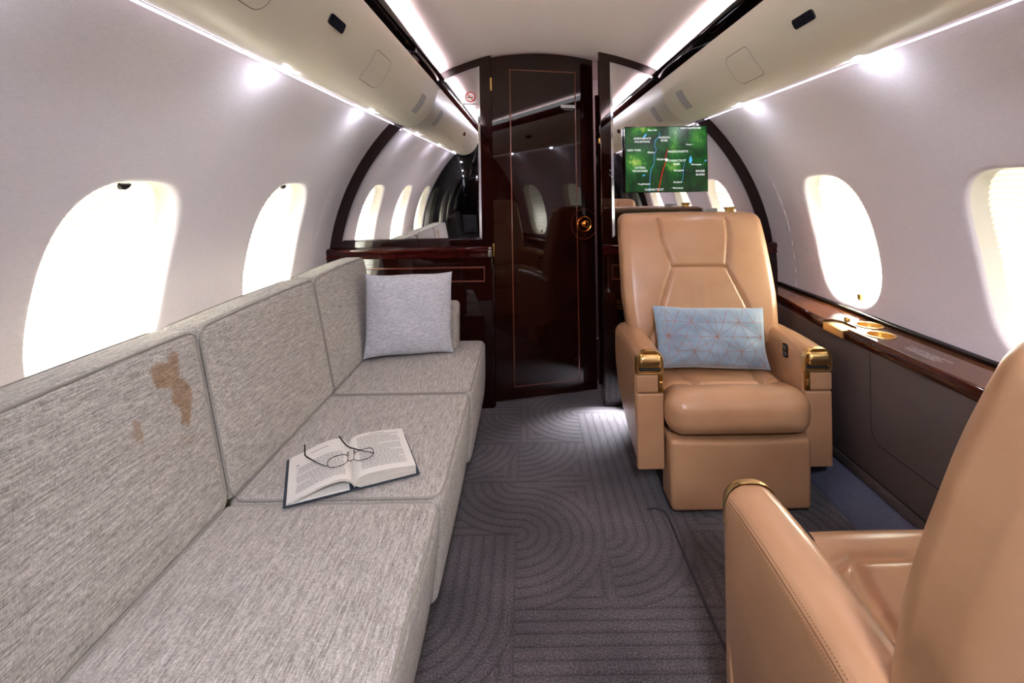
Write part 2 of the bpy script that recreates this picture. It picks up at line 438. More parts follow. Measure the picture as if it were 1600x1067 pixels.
# overhead lockers
BP = [(.606, 1.762), (.610, 1.735), (.618, 1.70), (.630, 1.665), (.648, 1.628), (.672, 1.595), (.700, 1.570), (.733, 1.554), (.768, 1.547), (.800, 1.549), (.830, 1.557), (.866, 1.572)]
def spl(P, t):
    k = max(0, min(len(P)-2, int(t*(len(P)-1)))); f = t*(len(P)-1)-k
    p = [P[max(0, min(len(P)-1, k+j))] for j in (-1, 0, 1, 2)]
    c = lambda i: .5*((2*p[1][i])+(-p[0][i]+p[2][i])*f+(2*p[0][i]-5*p[1][i]+4*p[2][i]-p[3][i])*f*f+(-p[0][i]+3*p[1][i]-3*p[2][i]+p[3][i])*f**3)
    return c(0), c(1)
BPS = [spl(BP, i/44) for i in range(45)]
ARC = [0]
for i in range(44): ARC.append(ARC[-1]+math.hypot(BPS[i+1][0]-BPS[i][0], BPS[i+1][1]-BPS[i][1]))
def BS(sd, s, y, off=0):
    """point on the locker face at arc distance s from its top edge"""
    s = max(0, min(ARC[-1]-1e-6, s)); i = max(k for k in range(44) if ARC[k] <= s); f = (s-ARC[i])/(ARC[i+1]-ARC[i])
    u, z = lerp(BPS[i][0], BPS[i+1][0], f), lerp(BPS[i][1], BPS[i+1][1], f)
    du, dz = BPS[i+1][0]-BPS[i][0], BPS[i+1][1]-BPS[i][1]; L = math.hypot(du, dz); nu, nz = dz/L, -du/L
    return Vector((CX+sd*(u+nu*off), y, z+nz*off))
def bin_patch(sd, s, y, hs, hy, r, off, name, m, parent, frame=None):
    o_ = rrect(hy, hs, r, 5)
    if frame:
        i_ = rrect(hy-frame, hs-frame, max(r-frame, .001), 5)
        fine = lambda P: [tuple(lerp(P[k][j], P[(k+1) % len(P)][j], q/4) for j in (0, 1)) for k in range(len(P)) for q in range(4)]
        vs, fs = ring2(fine(o_), fine(i_), lambda p: BS(sd, s+p[1], y+p[0], off))
        return mk(name, vs, fs, m, parent)
    n = 8; vs = []; fs = []; fine = [tuple(lerp(o_[k][j], o_[(k+1) % len(o_)][j], q/4) for j in (0, 1)) for k in range(len(o_)) for q in range(4)]; K = len(fine)
    for i in range(n+1):
        t = i/n; vs += [BS(sd, s+p[1]*t, y+p[0]*t, off) for p in fine]
    for i in range(1, n):
        for k in range(K): fs.append((i*K+k, i*K+(k+1) % K, (i+1)*K+(k+1) % K, (i+1)*K+k))
    fs.append(tuple(range(K, 2*K)))
    vs += [BS(sd, s+p[1], y+p[0], off-.004) for p in fine]
    for k in range(K): fs.append((n*K+k, n*K+(k+1) % K, (n+1)*K+(k+1) % K, (n+1)*K+k))
    return mk(name, vs, fs, m, parent)
for sd, y0, nm in ((-1, .27, 'left'), (1, .02, 'right')):
    g = G(); back = [(.93, 1.63), (.93, 1.80), (.66, 1.84)]
    prof = [(CX+sd*u, z) for u, z in BPS+back]
    if sd > 0: prof.reverse()
    g.add(*sweep_y(prof, y0, YB-.001, 1))
    o = g.out('overhead_locker', M['bin']); o2 = o
    tag(o, {'left': 'cream overhead locker running above the sofa side windows', 'right': 'cream overhead locker running above the armchairs and map screen'}[nm], 'overhead locker')
    for (s, y, hs, hy, r, off, n_, m_, fr) in BINBITS[sd]:
        bin_patch(sd, s, y, hs, hy, r, off, n_, M[m_], o, fr)
    # black lacquer strip above with a trough behind its lip
    st = [(.613, 1.764), (.602, 1.776), (.594, 1.793), (.588, 1.812), (.587, 1.824), (.592, 1.829), (.598, 1.826), (.604, 1.806), (.665, 1.806), (.665, 1.764)]
    prof = [(CX+sd*u, z) for u, z in st]
    if sd > 0: prof.reverse()
    tag(mk('trim_%d' % (1 if sd < 0 else 2), *sweep_y(prof, y0, YB-.001, 1), M['black_gloss']), kind='structure')
    x = sorted((CX+sd*.616, CX+sd*.656))
    o = mk('cove_light', *box(x[0], x[1], y0+.05, YB-.03, 1.8065, 1.8105, .001), M['cove'])
    tag(o, 'hidden cove light strip in the trough above the %s locker' % nm, 'light strip')
    # wash light under the locker, along the top of the wall
    x = sorted((CX+sd*.848, CX+sd*.855))
    o = mk('wall_wash_strip', *box(x[0], x[1], y0+.03, YB-.01, 1.5545, 1.559, .001), M['led_strip'])
    tag(o, 'thin light strip under the %s overhead locker along the wall top' % nm, 'light strip')
    for k, y in enumerate(LEDS[sd]):
        p = (CX+sd*.826, y, 1.553)
        o = mk('led_spot', *lathe([(.0005, -.009), (.008, -.008), (.0115, -.004), (.012, .002)], p, 'z', 16), M['led'])
        tag(o, LEDLAB[sd][k], 'spot light', 'spot lights under the overhead lockers')

# aft bulkhead: two lacquered leaves either side of the doorway
def outer(u):
    u = abs(u)
    if u > .80: return ZW+math.sqrt(max(0, (RW+.03)**2-u*u))
    if u < .60: return ceil_z(u, RC+lerp(.03, .001, sstep(.40, .48, u)))
    return lerp(ceil_z(.60, RC+.001), ZW+math.sqrt((RW+.03)**2-.8**2), (u-.6)/.2)
def bulk(x0, x1, name):
    xs = [x0+(x1-x0)*i/40 for i in range(41)]
    poly = [(x0, 0), (x1, 0)]+[(x, outer(x-CX)) for x in reversed(xs)]
    return tag(mk(name, *prism(poly, lambda p: Vector((p[0], YB, p[1])), lambda p: Vector((p[0], YB+.035, p[1]))), M['mahogany'], smooth=False), kind='structure')
DX0, DX1 = -.183, .408
for k, sd in ((7, -1), (8, 1)):
    x = sorted((CX+sd*.38, CX+sd*.98)); tag(mk('trim_%d' % k, *box(x[0], x[1], YB+.036, YB+.05, 1.60, 1.99, .001, 1, 1), M['ceiling'], smooth=False), kind='structure')
WL = CX-RW-.02
bl = bulk(WL, DX0, 'wall_aft_left'); br = bulk(DX1, CX+RW+.02, 'wall_aft_right')
def inset(poly, d):
    n = len(poly); out = []
    for i in range(n):
        a, b, c = [Vector(poly[(i+j) % n]) for j in (-1, 0, 1)]
        e1 = (b-a).normalized(); e2 = (c-b).normalized(); n1 = Vector((-e1.y, e1.x)); n2 = Vector((-e2.y, e2.x)); q = (n1+n2).normalized()
        out.append(tuple(b+q*d/max(.4, q.dot(n1))))
    return out
def mir_z(u):
    u = abs(u); f2 = ZC+math.sqrt((RC-.042)**2-u*u); f1 = ZW+math.sqrt(max(0, (RW-.062)**2-u*u))
    if u < .6: return f2
    if u < .8: return lerp(ZC+math.sqrt((RC-.042)**2-.36), ZW+math.sqrt((RW-.062)**2-.64), (u-.6)/.2)
    return f1
def mirror(xi, sd, label):
    zb = .918; ue = math.sqrt((RW-.062)**2-(zb-ZW)**2); ui = sd*(xi-CX)
    poly = [(xi, zb)]
    us = [ui+(.85-ui)*i/24 for i in range(24)]; tha = math.acos(.85/(RW-.062)); thb = math.acos(ue/(RW-.062))
    pts = [(u, mir_z(u)) for u in us]+[((RW-.062)*math.cos(t), ZW+(RW-.062)*math.sin(t)) for t in [lerp(tha, thb, i/20) for i in range(21)]]
    poly += [(CX+sd*u, z) for u, z in pts]
    area = sum(poly[i][0]*poly[(i+1) % len(poly)][1]-poly[(i+1) % len(poly)][0]*poly[i][1] for i in range(len(poly)))
    if area < 0: poly.reverse()
    inn = inset(poly, .012)
    g = G(); n = len(poly)
    g.add([(p[0], YB-.006, p[1]) for p in inn], [tuple(range(n))])
    o = g.out('wall_mirror', M['mirror'], smooth=False); tag(o, label, 'mirror')
    vs, fs = ring2(poly, inn, lambda p: p); vs = [(p[0], YB-.001 if k < n else YB-.006, p[1]) for k, p in enumerate(vs)]
    mk('bevelled_edge', vs, fs, M['mirror_edge'], o, smooth=False)
    return o
mirror(-.246, -1, 'large arched mirror left of the door, with the no smoking sign')
mirror(.470, 1, 'large arched mirror right of the door, behind the map screen')
# lower leaves, rail and inlay
def lower(par, x0, x1, xi0, xi1, sx):
    mk('lower_panel', *box(x0, x1, YB-.022, YB+.001, 0.0, .83, .004), M['mahogany'], par, smooth=True)
    r = [(YB-.022, .822), (YB-.030, .824), (YB-.034, .832), (YB-.032, .842), (YB-.036, .850), (YB-.042, .860), (YB-.046, .868), (YB-.044, .877), (YB-.036, .882), (YB, .883), (YB, .822)]
    vs = []; fs = []; L = len(r)
    for x in (x0, x1): vs += [(x, p[0], p[1]) for p in r]
    fs = [(j, (j+1) % L, L+(j+1) % L, L+j) for j in range(L)]+[tuple(range(L)), tuple(range(2*L-1, L-1, -1))]
    mk('chair_rail', vs, fs, M['red_wood'], par)
    g = G(); w = .0055; y = YB-.0235
    for (a, b, c, d) in ((xi0, xi1, .765, .765+w*1.6), (xi0, xi1, .69, .69+w*1.6), (xi0, xi0+w, .69, .77), (xi1-w, xi1, .69, .77)): g.add(*box(a, b, y, y+.002, c, d, .0005))
    g.out('inlay', M['inlay'], par)
lower(bl, -1.098, -.190, -1.02, -.232, 1)
lower(br, .412, 1.372, .46, 1.30, 1)
mk('upright_end', *box(-.212, -.190, YB-.045, YB-.02, .826, .88, .006), M['steel'], bl)
g = G()
for z in (.573, .541):
    o_ = rrect(.027, .0095, .002, 2); i_ = rrect(.021, .005, .001, 2)
    n = len(o_)
    g2 = G().add([(.512+p[0], YB-.028, z+p[1]) for p in o_]+[(.512+p[0], YB-.028, z+p[1]) for p in i_]+[(.512+p[0], YB-.022, z+p[1]) for p in o_]+[(.512+p[0], YB-.022, z+p[1]) for p in i_],
        [(i, (i+1) % n, n+(i+1) % n, n+i) for i in range(n)]+[(i, (i+1) % n, 2*n+(i+1) % n, 2*n+i) for i in range(n)]+[(n+i, n+(i+1) % n, 3*n+(i+1) % n, 3*n+i) for i in range(n)])
    g2.out('flush_pull', M['brass'], br, smooth=False)
mk('door_catch', *box(.400, .413, YB-.010, YB-.001, 1.435, 1.463, .002), M['brass'], br)
mk('upright_bead', *box(.409, .416, YB-.012, YB, .89, 1.70, .003), M['red_wood'], br)

# door, hung on its left edge and standing ajar
DA = math.radians(14); DW = .593
dr = empty('door_1', (DX0+.002, YB+.003, 0), DA); tag(dr, kind='structure')
xs = [DW*i/24 for i in range(25)]
dtop = lambda x: ceil_z(DX0+x*math.cos(DA)-CX, RC)-.012
poly = [(0, .028), (DW, .028)]+[(x, dtop(x)) for x in reversed(xs)]
mk('door_leaf', *prism(poly, lambda p: Vector((p[0], 0, p[1])), lambda p: Vector((p[0], .032, p[1]))), M['mahogany'], dr, smooth=False)
g = G(); a0, a1, b0, b1, w = .100, .488, .092, 1.858, .0062
for q in ((a0, a0+w, b0, b1), (a1-w, a1, b0, b1), (a0, a1, b0, b0+w), (a0, a1, b1-w, b1)): g.add(*box(q[0], q[1], -.0012, .001, q[2], q[3], .0004))
g.out('inlay', M['inlay'], dr)
kx, kz = .528, .985
k = mk('knob', *lathe([(.044, 0), (.0445, -.004), (.041, -.0075), (.037, -.006), (.032, .004), (.026, .006), (.020, -.004), (.018, -.014), (.021, -.021), (.014, -.026), (.0005, -.0275)], (kx, 0, kz), 'y', 40), M['gold_dark'], dr)
mk('inlay_ring', *tube([(kx+.078*math.cos(2*PI*j/48), -.0003, kz+.086*math.sin(2*PI*j/48)) for j in range(48)], .0012, True, 5), M['inlay'], dr)
for z in (1.77, .86): mk('hinge', *lathe([(.0005, -.035), (.005, -.035), (.005, .035), (.0005, .035)], (-.004, -.006, z), 'z', 14), M['brass'], dr)
g = G().add(*prism(rrect(.044, .0078, .003, 4), lambda p: Vector((.442+p[0], -.0012, 1.660+p[1])), lambda p: Vector((.442+p[0], 0, 1.660+p[1]))), 0)
def put_text(g, txt, size, fn, mi, sx=1):
    vs, fs = text_geo(txt, size); g.add([fn(v.x*sx, v.y) for v in vs], fs, mi)
put_text(g, 'NO SMOKING IN LAVATORY', .0085, lambda a, b: Vector((.442+a, -.0018, 1.660+b)), 1, .74)
put_text(g, 'DOOR MUST REMAIN OPEN DURING', .0062, lambda a, b: Vector((.442+a, -.0012, 1.6475+b)), 2, .85)
put_text(g, 'TAKEOFF AND LANDING', .0062, lambda a, b: Vector((.442+a, -.0012, 1.6395+b)), 2, .85)
g.out('placard', [M['white_print'], M['black_print'], M['faint_print']], dr, smooth=False)

# no smoking sign on the left mirror
y = YB-.0075; cx, cz = -.298, 1.700
g = G(); disc = [(math.cos(2*PI*k/40), math.sin(2*PI*k/40)) for k in range(40)]
S = lambda p, r, yy: Vector((cx+p[0]*r, yy, cz+p[1]*r))
g.add([S(p, .027, y) for p in disc], [tuple(range(40))], 0)
vs, fs = ring2(disc, disc, lambda p: p); g.add([S(p, .029 if k < 40 else .023, y-.0005) for k, p in enumerate(vs)], fs, 1)
c45 = math.cos(PI/4)
g.add([Vector((cx+a*c45+b*c45, y-.0009, cz-a*c45+b*c45)) for a, b in ((-.025, -.0024), (.025, -.0024), (.025, .0024), (-.025, .0024))], [(0, 1, 2, 3)], 1)
g.add([(cx+a, y-.0004, cz+b) for a, b in ((-.0175, -.004), (.010, -.004), (.010, .0012), (-.0175, .0012))], [(0, 1, 2, 3)], 2)
g.add([(cx+a, y-.0004, cz+b) for a, b in ((.0115, -.004), (.0165, -.004), (.0165, .0012), (.0115, .0012))], [(0, 1, 2, 3)], 2)
g.add([(cx+a, y-.0003, cz+b) for a, b in ((-.050, -.0425), (.040, -.0425), (.040, -.0335), (-.050, -.0335))], [(0, 1, 2, 3)], 0)
put_text(g, 'FIRE EXTINGUISHER', .008, lambda a, b: Vector((cx-.009+a, y-.0006, cz-.038+b)), 2, .92)
g.add([(cx+.036-a, y-.0006, cz-.038+b) for a, b in ((-.003, .0005), (.003, .0005), (0, -.004))], [(0, 1, 2)], 2)
g.add([(cx+.036-a, y-.0006, cz-.038+b) for a, b in ((-.001, 0), (.001, 0), (.001, .004), (-.001, .004))], [(0, 1, 2, 3)], 2)
tag(g.out('no_smoking_sign', [M['white_print'], M['red_print'], M['black_print']], smooth=False), 'round red and white no smoking sticker on the left mirror', 'sign')

# lavatory beyond the door
tag(mk('wall_lavatory', *box(-1.1, 1.3, 3.75, 3.79, 0, 2.1), M['ceiling']), kind='structure')
tag(mk('trim_5', *box(-1.1, -1.06, 2.71, 3.75, 0, 2.1), M['ceiling']), kind='structure')
tag(mk('trim_6', *box(1.26, 1.3, 2.71, 3.75, 0, 2.1), M['ceiling']), kind='structure')
tag(mk('ceiling_lavatory', *box(-1.1, 1.3, 2.9, 3.79, 2.02, 2.06), M['ceiling']), kind='structure')
cb = tag(mk('lavatory_cabinet', *box(.425, .95, 2.95, 3.60, 0, 1.755, .006), M['red_wood']), 'red mahogany cabinet just beyond the open door', 'cabinet')
lp = mk('lavatory_lamp', *lathe([(.0005, -.02), (.08, -.018), (.095, -.008), (.10, 0)], (.1, 3.3, 2.02), 'z', 24), emis('lavatory_glow', (255, 214, 220), LAV)); tag(lp, 'round pink glowing ceiling lamp beyond the cabin door', 'ceiling lamp')

# floor
fl = tag(mk('floor', *box(-1.15, 1.13, -1.3, 3.75, -.05, 0, .001, 1, 1), M['carpet'], smooth=False), kind='structure')
mk('carpet_welt', *tube([(.43, 1.80, .002), (.455, 1.806, .002), (.478, 1.80, .002), (.490, 1.785, .002), (.495, 1.76, .002), (.495, 1.4, .002), (.495, .9, .002), (.495, .3, .002)], .0042), M['welt'], fl)
# sloping carpet kerb and lower side wall on the right
prof = [(1.128, -.05), (1.128, .004), (1.135, .012), (1.205, .132), (1.32, .132), (1.32, -.05)]; prof.reverse()
tag(mk('floor_kerb', *sweep_y(prof, 0.0, YB-.03, 1), M['carpet_blue']), kind='structure')
sp = mk('wall_right_lower', *box(1.196, 1.30, 0.0, YB-.03, .130, .615, .003, 1, 1), M['side_panel'], smooth=True); tag(sp, kind='structure')
mk('skirting', *box(1.190, 1.20, 0.02, YB-.04, .128, .165, .003, 1, 1), M['side_panel'], sp)
mk('skirting_gap', *box(1.193, 1.198, 0.02, YB-.25, .165, .1695, .0005, 1, 1), M['dark_gap'], sp)
def outline(g, pts, w, f, closed=True):
    n = len(pts)
    for i in range(n if closed else n-1):
        a, b = Vector(pts[i]), Vector(pts[(i+1) % n]); t = (b-a).normalized()*w*.3; nn = Vector((-(b-a).y, (b-a).x)).normalized()*w/2
        g.add([f(a-t+nn), f(b+t+nn), f(b+t-nn), f(a-t-nn)], [(0, 1, 2, 3)])
g = G(); pts = [(1.705, .60)]+[(1.705, .36)]+[(1.705-.05+.05*math.cos(-PI/2*k/6), .345+.05*math.sin(-PI/2*k/6)) for k in range(7)]+[(1.1, .295), (.75, .295)]+[(.70+.0, .33), (.70, .60)]
outline(g, pts, .0035, lambda p: Vector((1.1955, p.x, p.y)), False)
g.out('access_door', M['dark_gap'], sp, smooth=False)
g = G(); outline(g, [(2.10, .49), (2.10, .36), (2.02, .36), (2.02, .49)], .002, lambda p: Vector((1.1955, p.x, p.y)))
g.out('small_hatch', M['dark_gap'], sp, smooth=False)

# window ledge with cup holders
def led_x(y):   # inner edge, bows inward
    return 1.18+.052*sstep(1.9, 2.62, y)
g = G(); ys = [0.02+i*(2.62-.02)/52 for i in range(53)]
def ledge_strip(P, name, m, par=None, y0=0, y1=9):
    vs = []; fs = []; L = len(P(0)); Y = [y for y in ys if y0 <= y <= y1]
    for y in Y: vs += [(p[0], y, p[1]) for p in P(y)]
    for i in range(len(Y)-1):
        for j in range(L): fs.append((i*L+j, i*L+(j+1) % L, (i+1)*L+(j+1) % L, (i+1)*L+j))
    fs += [tuple(range(L)), tuple(range((len(Y)-1)*L, len(Y)*L))]
    return mk(name, vs, fs, m, par)
top = ledge_strip(lambda y: [(led_x(y)+.006, .6565), (1.345, .6565), (1.345, .644), (led_x(y)+.006, .644)], 'window_ledge', M['burl'])
tag(top, 'glossy burl wood ledge with cup holders under the right windows', 'ledge')
ledge_strip(lambda y: [(led_x(y)+.007, .657), (led_x(y)+.001, .655), (led_x(y)-.003, .648), (led_x(y)-.003, .640), (led_x(y)+.004, .636), (led_x(y)+.004, .626), (led_x(y)+.010, .612), (led_x(y)+.024, .611), (led_x(y)+.024, .643)], 'moulded_edge', M['edge_wood'], top)
ledge_strip(lambda y: [(1.345, .640), (1.345, .668), (1.351, .672), (1.375, .672), (1.375, .640)], 'back_strip', M['black_gloss'], top)
# cut the cup holes and the ashtray notch
def cut(o, geos):
    g = G()
    for vs, fs in geos: g.add(vs, fs)
    c = mk('cutter', g.v, g.f, M['gold'], smooth=False)
    md = o.modifiers.new('b', 'BOOLEAN'); md.operation = 'DIFFERENCE'; md.object = c; md.solver = 'EXACT'
    bpy.context.view_layer.update()
    me = bpy.data.meshes.new_from_object(o.evaluated_get(bpy.context.evaluated_depsgraph_get()))
    o.modifiers.clear(); o.data = me; COL.objects.unlink(c); bpy.data.objects.remove(c)
CUPS = [(1.293, 1.845), (1.248, 1.725)]
cyl = lambda x, y, r, z0, z1, n=40: prism([(x+r*math.cos(2*PI*k/n), y+r*math.sin(2*PI*k/n)) for k in range(n)], lambda p: Vector((p[0], p[1], z0)), lambda p: Vector((p[0], p[1], z1)))
nx0, nx1, ny0, ny1 = 1.15, 1.235, 1.80, 1.94
notch = prism([(nx0, ny0), (nx1-.02, ny0), (nx1, ny0+.03), (nx1, ny1-.03), (nx1-.02, ny1), (nx0, ny1)], lambda p: Vector((p[0], p[1], .6455)), lambda p: Vector((p[0], p[1], .70)))
cut(top, [cyl(x, y, .0405, .60, .70) for x, y in CUPS]+[notch])
for c in list(top.children):
    if c.name.startswith('moulded_edge'):
        cut(c, [notch])
for x, y in CUPS:
    mk('cup_holder', *lathe([(.0475, .6565), (.0475, .6590), (.0445, .6600), (.0405, .6590), (.0398, .655), (.0398, .590), (.036, .584), (.0005, .583)], (x, y, 0), 'z', 40), M['gold'], top)
ash = mk('ashtray_plate', *box(1.176, 1.236, 1.812, 1.932, .643, .6495, .002), M['gold'], top)
mk('ashtray_front', *box(1.170, 1.178, 1.812, 1.932, .618, .648, .002), M['gold'], top)
mk('ledge_button', *lathe([(.0005, .667), (.007, .666), (.0105, .662), (.011, .6565)], (1.262, 1.925, 0), 'z', 20), M['brass'], top)
g = G(); L0 = [('FASTEN SEAT BELT WHILE SEATED', 0), ('LIFE VEST UNDER SEAT', 1), ('KEEP LEDGE CLEAR FOR TAXI', 2), ('TAKEOFF AND LANDING', 3)]
for t_, k in L0: put_text(g, t_, .0125, lambda a, b: Vector((1.262-k*.0115+b, 1.53-a*1.0, .6568)), 0, .85)
g.out('ledge_placard', M['faint_print'], top, smooth=False)

# ------------------------------------------------------------------ divan
so = tag(empty('sofa', (0, 0, 0)), 'long pale grey woven three seat divan along the left side wall', 'sofa')
SE = [.55, 1.180, 1.792, 2.412]
mk('base', *box(-1.0, -.335, .58, 2.39, .0, .20, .01), M['black_matt'], so)
mk('back_frame', *box(-1.04, -.86, .56, 2.41, .0, .40, .02), M['sofa'], so)
mk('seat_platform', *box(-.86, -.30, .56, 2.40, .175, .20, .006), M['black_matt'], so)
rnd = random.Random(3)
for i in range(3):
    y0, y1 = SE[i]+.003, SE[i+1]-.003; hy = (y1-y0)/2; hx = .264; hz = .1375
    def f(p, hx=hx, hy=hy, hz=hz, rec=(.036, .022, .008)[i]):
        t = p.z/hz; x, y, z = p
        cr = (1-(x/hx)**2)*(1-(y/hy)**2)
        z += (.009*cr if t > 0 else 0)
        if x > 0: x += .010*(1-t*t)*(1-(y/hy)**6)-rec*(1-t)/2
        return (x, y, z)
    c = (-.744+hx+.002, (y0+y1)/2, .3125)
    sc = mk('seat_cushion', *rbox(c, (hx, hy, hz), .024, 12, f), M['sofa'], so)
    pr = [(p[0], p[1]) for p in rrect(hx-.006, hy-.006, .034, 5)]
    fine = [tuple(lerp(pr[k][j], pr[(k+1) % len(pr)][j], q/6) for j in (0, 1)) for k in range(len(pr)) for q in range(6)]
    mk('piping', *tube([Vector(f(Vector((p[0], p[1], hz-.005))))+Vector(c) for p in fine], .0032, True, 6), M['piping'], sc)
SB = [.55, 1.172, 1.812, 2.38]
for i in range(3):
    y0, y1 = SB[i]+.003, SB[i+1]-.003; hy = (y1-y0)/2; hx = .050; hz = .213
    def f(p, hx=hx, hy=hy, hz=hz):
        x, y, z = p; cr = (1-(y/hy)**4)*(1-(z/hz)**4)
        if x > 0: x += .010*cr
        return (x-.176*(z+hz), y, z+(.005*(1-(y/hy)**2) if z > 0 else 0))
    c = (-.722-hx, (y0+y1)/2, .880-hz-.006)
    bc = mk('back_cushion', *rbox(c, (hx, hy, hz), .020, 12, f), M['sofa_stain'] if i == 0 else M['sofa'], so)
    if i == 0: bc['label'] = 'grey back cushion with brown stains'
    for xs_ in (hx-.004, -hx+.004):
        pr = rrect(hy-.004, hz-.004, .03, 5)
        fine = [tuple(lerp(pr[k][j], pr[(k+1) % len(pr)][j], q/6) for j in (0, 1)) for k in range(len(pr)) for q in range(6)]
        mk('piping', *tube([Vector(f(Vector((xs_, p[0], p[1]))))+Vector(c) for p in fine], .003, True, 6), M['piping'], bc)
def f(p): return (p[0], p[1]+.16*(p[2]+.1), p[2]+.004*(1-(p[0]/.2)**2))
mk('bolster_arm', *rbox((-.535, 2.305, .552), (.205, .048, .105), .022, 8, f), M['sofa_arm'], so)

# ------------------------------------------------------------------ cushions
def pillow(hw, hh, T, seed, n=40, pin=.05):
    rn = random.Random(seed); ph = [rn.uniform(0, 6) for _ in range(8)]
    def S(u, v, sg):
        eu, ev = 1-u*u, 1-v*v
        x = u*hw*(1-pin*(ev**.8)*(1+.25*math.sin(3*v+ph[0]))) ; z = v*hh*(1-pin*(eu**.8)*(1+.3*math.sin(4*u+ph[1])))
        t = T*(max(0, (1-abs(u)**2.6)*(1-abs(v)**2.6))**.55)
        w = .0022*math.sin(7*u+5*v+ph[2])+.0014*math.sin(11*u-8*v+ph[3])+.0008*math.sin(17*v+4*u+ph[4])
        cr = abs(u*v)**2
        w += .006*cr*math.sin(26*(abs(u)-abs(v))+ph[5])
        return Vector((x, sg*(t+w*min(1, t/T*1.5)), z))
    return S
def pillow_geo(S, n=40):
    vs = []; fs = []; q = [math.sin(PI/2*(2*i/n-1)) for i in range(n+1)]
    for sg in (-1, 1):
        k = len(vs)
        for i in range(n+1):
            for j in range(n+1): vs.append(S(q[i], q[j], sg))
        for i in range(n):
            for j in range(n): fs.append((k+i*(n+1)+j, k+(i+1)*(n+1)+j, k+(i+1)*(n+1)+j+1, k+i*(n+1)+j+1))
    return vs, fs
S1 = pillow(.195, .182, .066, 5, pin=.055)
vs, fs = pillow_geo(S1)
pg = mk('throw_pillow', vs, fs, M['knit']); pg.data.validate()
pg.location = (-.535, 2.196, .640); pg.rotation_euler = (math.radians(-15), math.radians(1.5), math.radians(15))
tag(pg, 'plain light grey square throw pillow leaning at the far end of the sofa', 'pillow')
def weld(o):
    bm = bmesh.new(); bm.from_mesh(o.data); bmesh.ops.remove_doubles(bm, verts=bm.verts, dist=1e-5); bmesh.ops.recalc_face_normals(bm, faces=bm.faces); bm.to_mesh(o.data); bm.free()
    for p in o.data.polygons: p.use_smooth = True
weld(pg)
S2 = pillow(.236, .124, .052, 11, pin=.05)
g = G().add(*pillow_geo(S2))
# copper star and cube lattice stitched on the front
hw, hh = .236, .124; a = .117; R3_ = a/math.sqrt(3); segs = []
for c in range(-4, 5):
    for r in range(-4, 5):
        nd = (c*a*math.sqrt(3)/2+.006, (r+(.5 if c % 2 else 0))*a+.004)
        ct = [(nd[0]+R3_*math.cos(math.radians(60*k)), nd[1]+R3_*math.sin(math.radians(60*k))) for k in range(6)]
        for k in range(6): segs.append((nd, ct[k]))
        if (c+2*r+(c//2)) % 3 == 0:
            for k in range(6):
                an = math.radians(30+60*k); segs.append((nd, (nd[0]+a*.97*math.cos(an), nd[1]+a*.97*math.sin(an))))
        else:
            for k in (0, 2, 4): segs.append((ct[k], ct[(k+1) % 6]))
for (p, q) in segs:
    N_ = 8; L = math.hypot(q[0]-p[0], q[1]-p[1]); nx, nz = -(q[1]-p[1])/L*.0008, (q[0]-p[0])/L*.0008; prev = None
    for k in range(N_+1):
        x, z = lerp(p[0], q[0], k/N_), lerp(p[1], q[1], k/N_); u, v = x/hw, z/hh
        if abs(u) > .93 or abs(v) > .92: prev = None; continue
        cur = [S2((x+nx)/hw, (z+nz)/hh, -1)-Vector((0, .0008, 0)), S2((x-nx)/hw, (z-nz)/hh, -1)-Vector((0, .0008, 0))]
        if prev: g.add(prev+[cur[1], cur[0]], [(0, 1, 2, 3)], 1)
        prev = cur
pb = g.out('lumbar_pillow', [M['blue_velvet'], M['copper_thread']])
weld(pb)
pb.location = (.752, 2.006, .570); pb.rotation_euler = (math.radians(-17), math.radians(2.5), math.radians(2))
tag(pb, 'pale blue lumbar pillow with copper lattice pattern on the facing armchair', 'pillow')

# ------------------------------------------------------------------ armchair
def pl(P, x):
    if x <= P[0][0]: return P[0][1]
    for i in range(len(P)-1):
        if x <= P[i+1][0]:
            t = (x-P[i][0])/(P[i+1][0]-P[i][0]); return lerp(P[i][1], P[i+1][1], t)
    return P[-1][1]
def smooth_pl(P, x, w=.03): return (pl(P, x-w)+pl(P, x-w/2)+pl(P, x)+pl(P, x+w/2)+pl(P, x+w))/5
BC = [(.40, .095), (.583, .134), (.792, .193), (.933, .243), (1.07, .302)]
BW = [(.40, .24), (.50, .25), (.555, .325), (.70, .338), (.95, .333), (1.07, .327)]
HS = [[(-.160, 1.10), (-.155, .97), (-.120, .838), (.120, .838), (.155, .97), (.160, 1.10)], [(-.120, .838), (-.255, .50)], [(.120, .838), (.255, .50)]]
def arch(hw_, z0_, z1_, rt, rb):
    o_ = []
    for (ccx, ccz, a0, rr) in ((hw_-rt, z1_-rt, 0, rt), (-hw_+rt, z1_-rt, 90, rt), (-hw_+rb, z0_+rb, 180, rb), (hw_-rb, z0_+rb, 270, rb)):
        for k in range(9):
            a_ = math.radians(a0+90*k/8); o_.append((ccx+rr*math.cos(a_), ccz+rr*math.sin(a_)))
    return o_

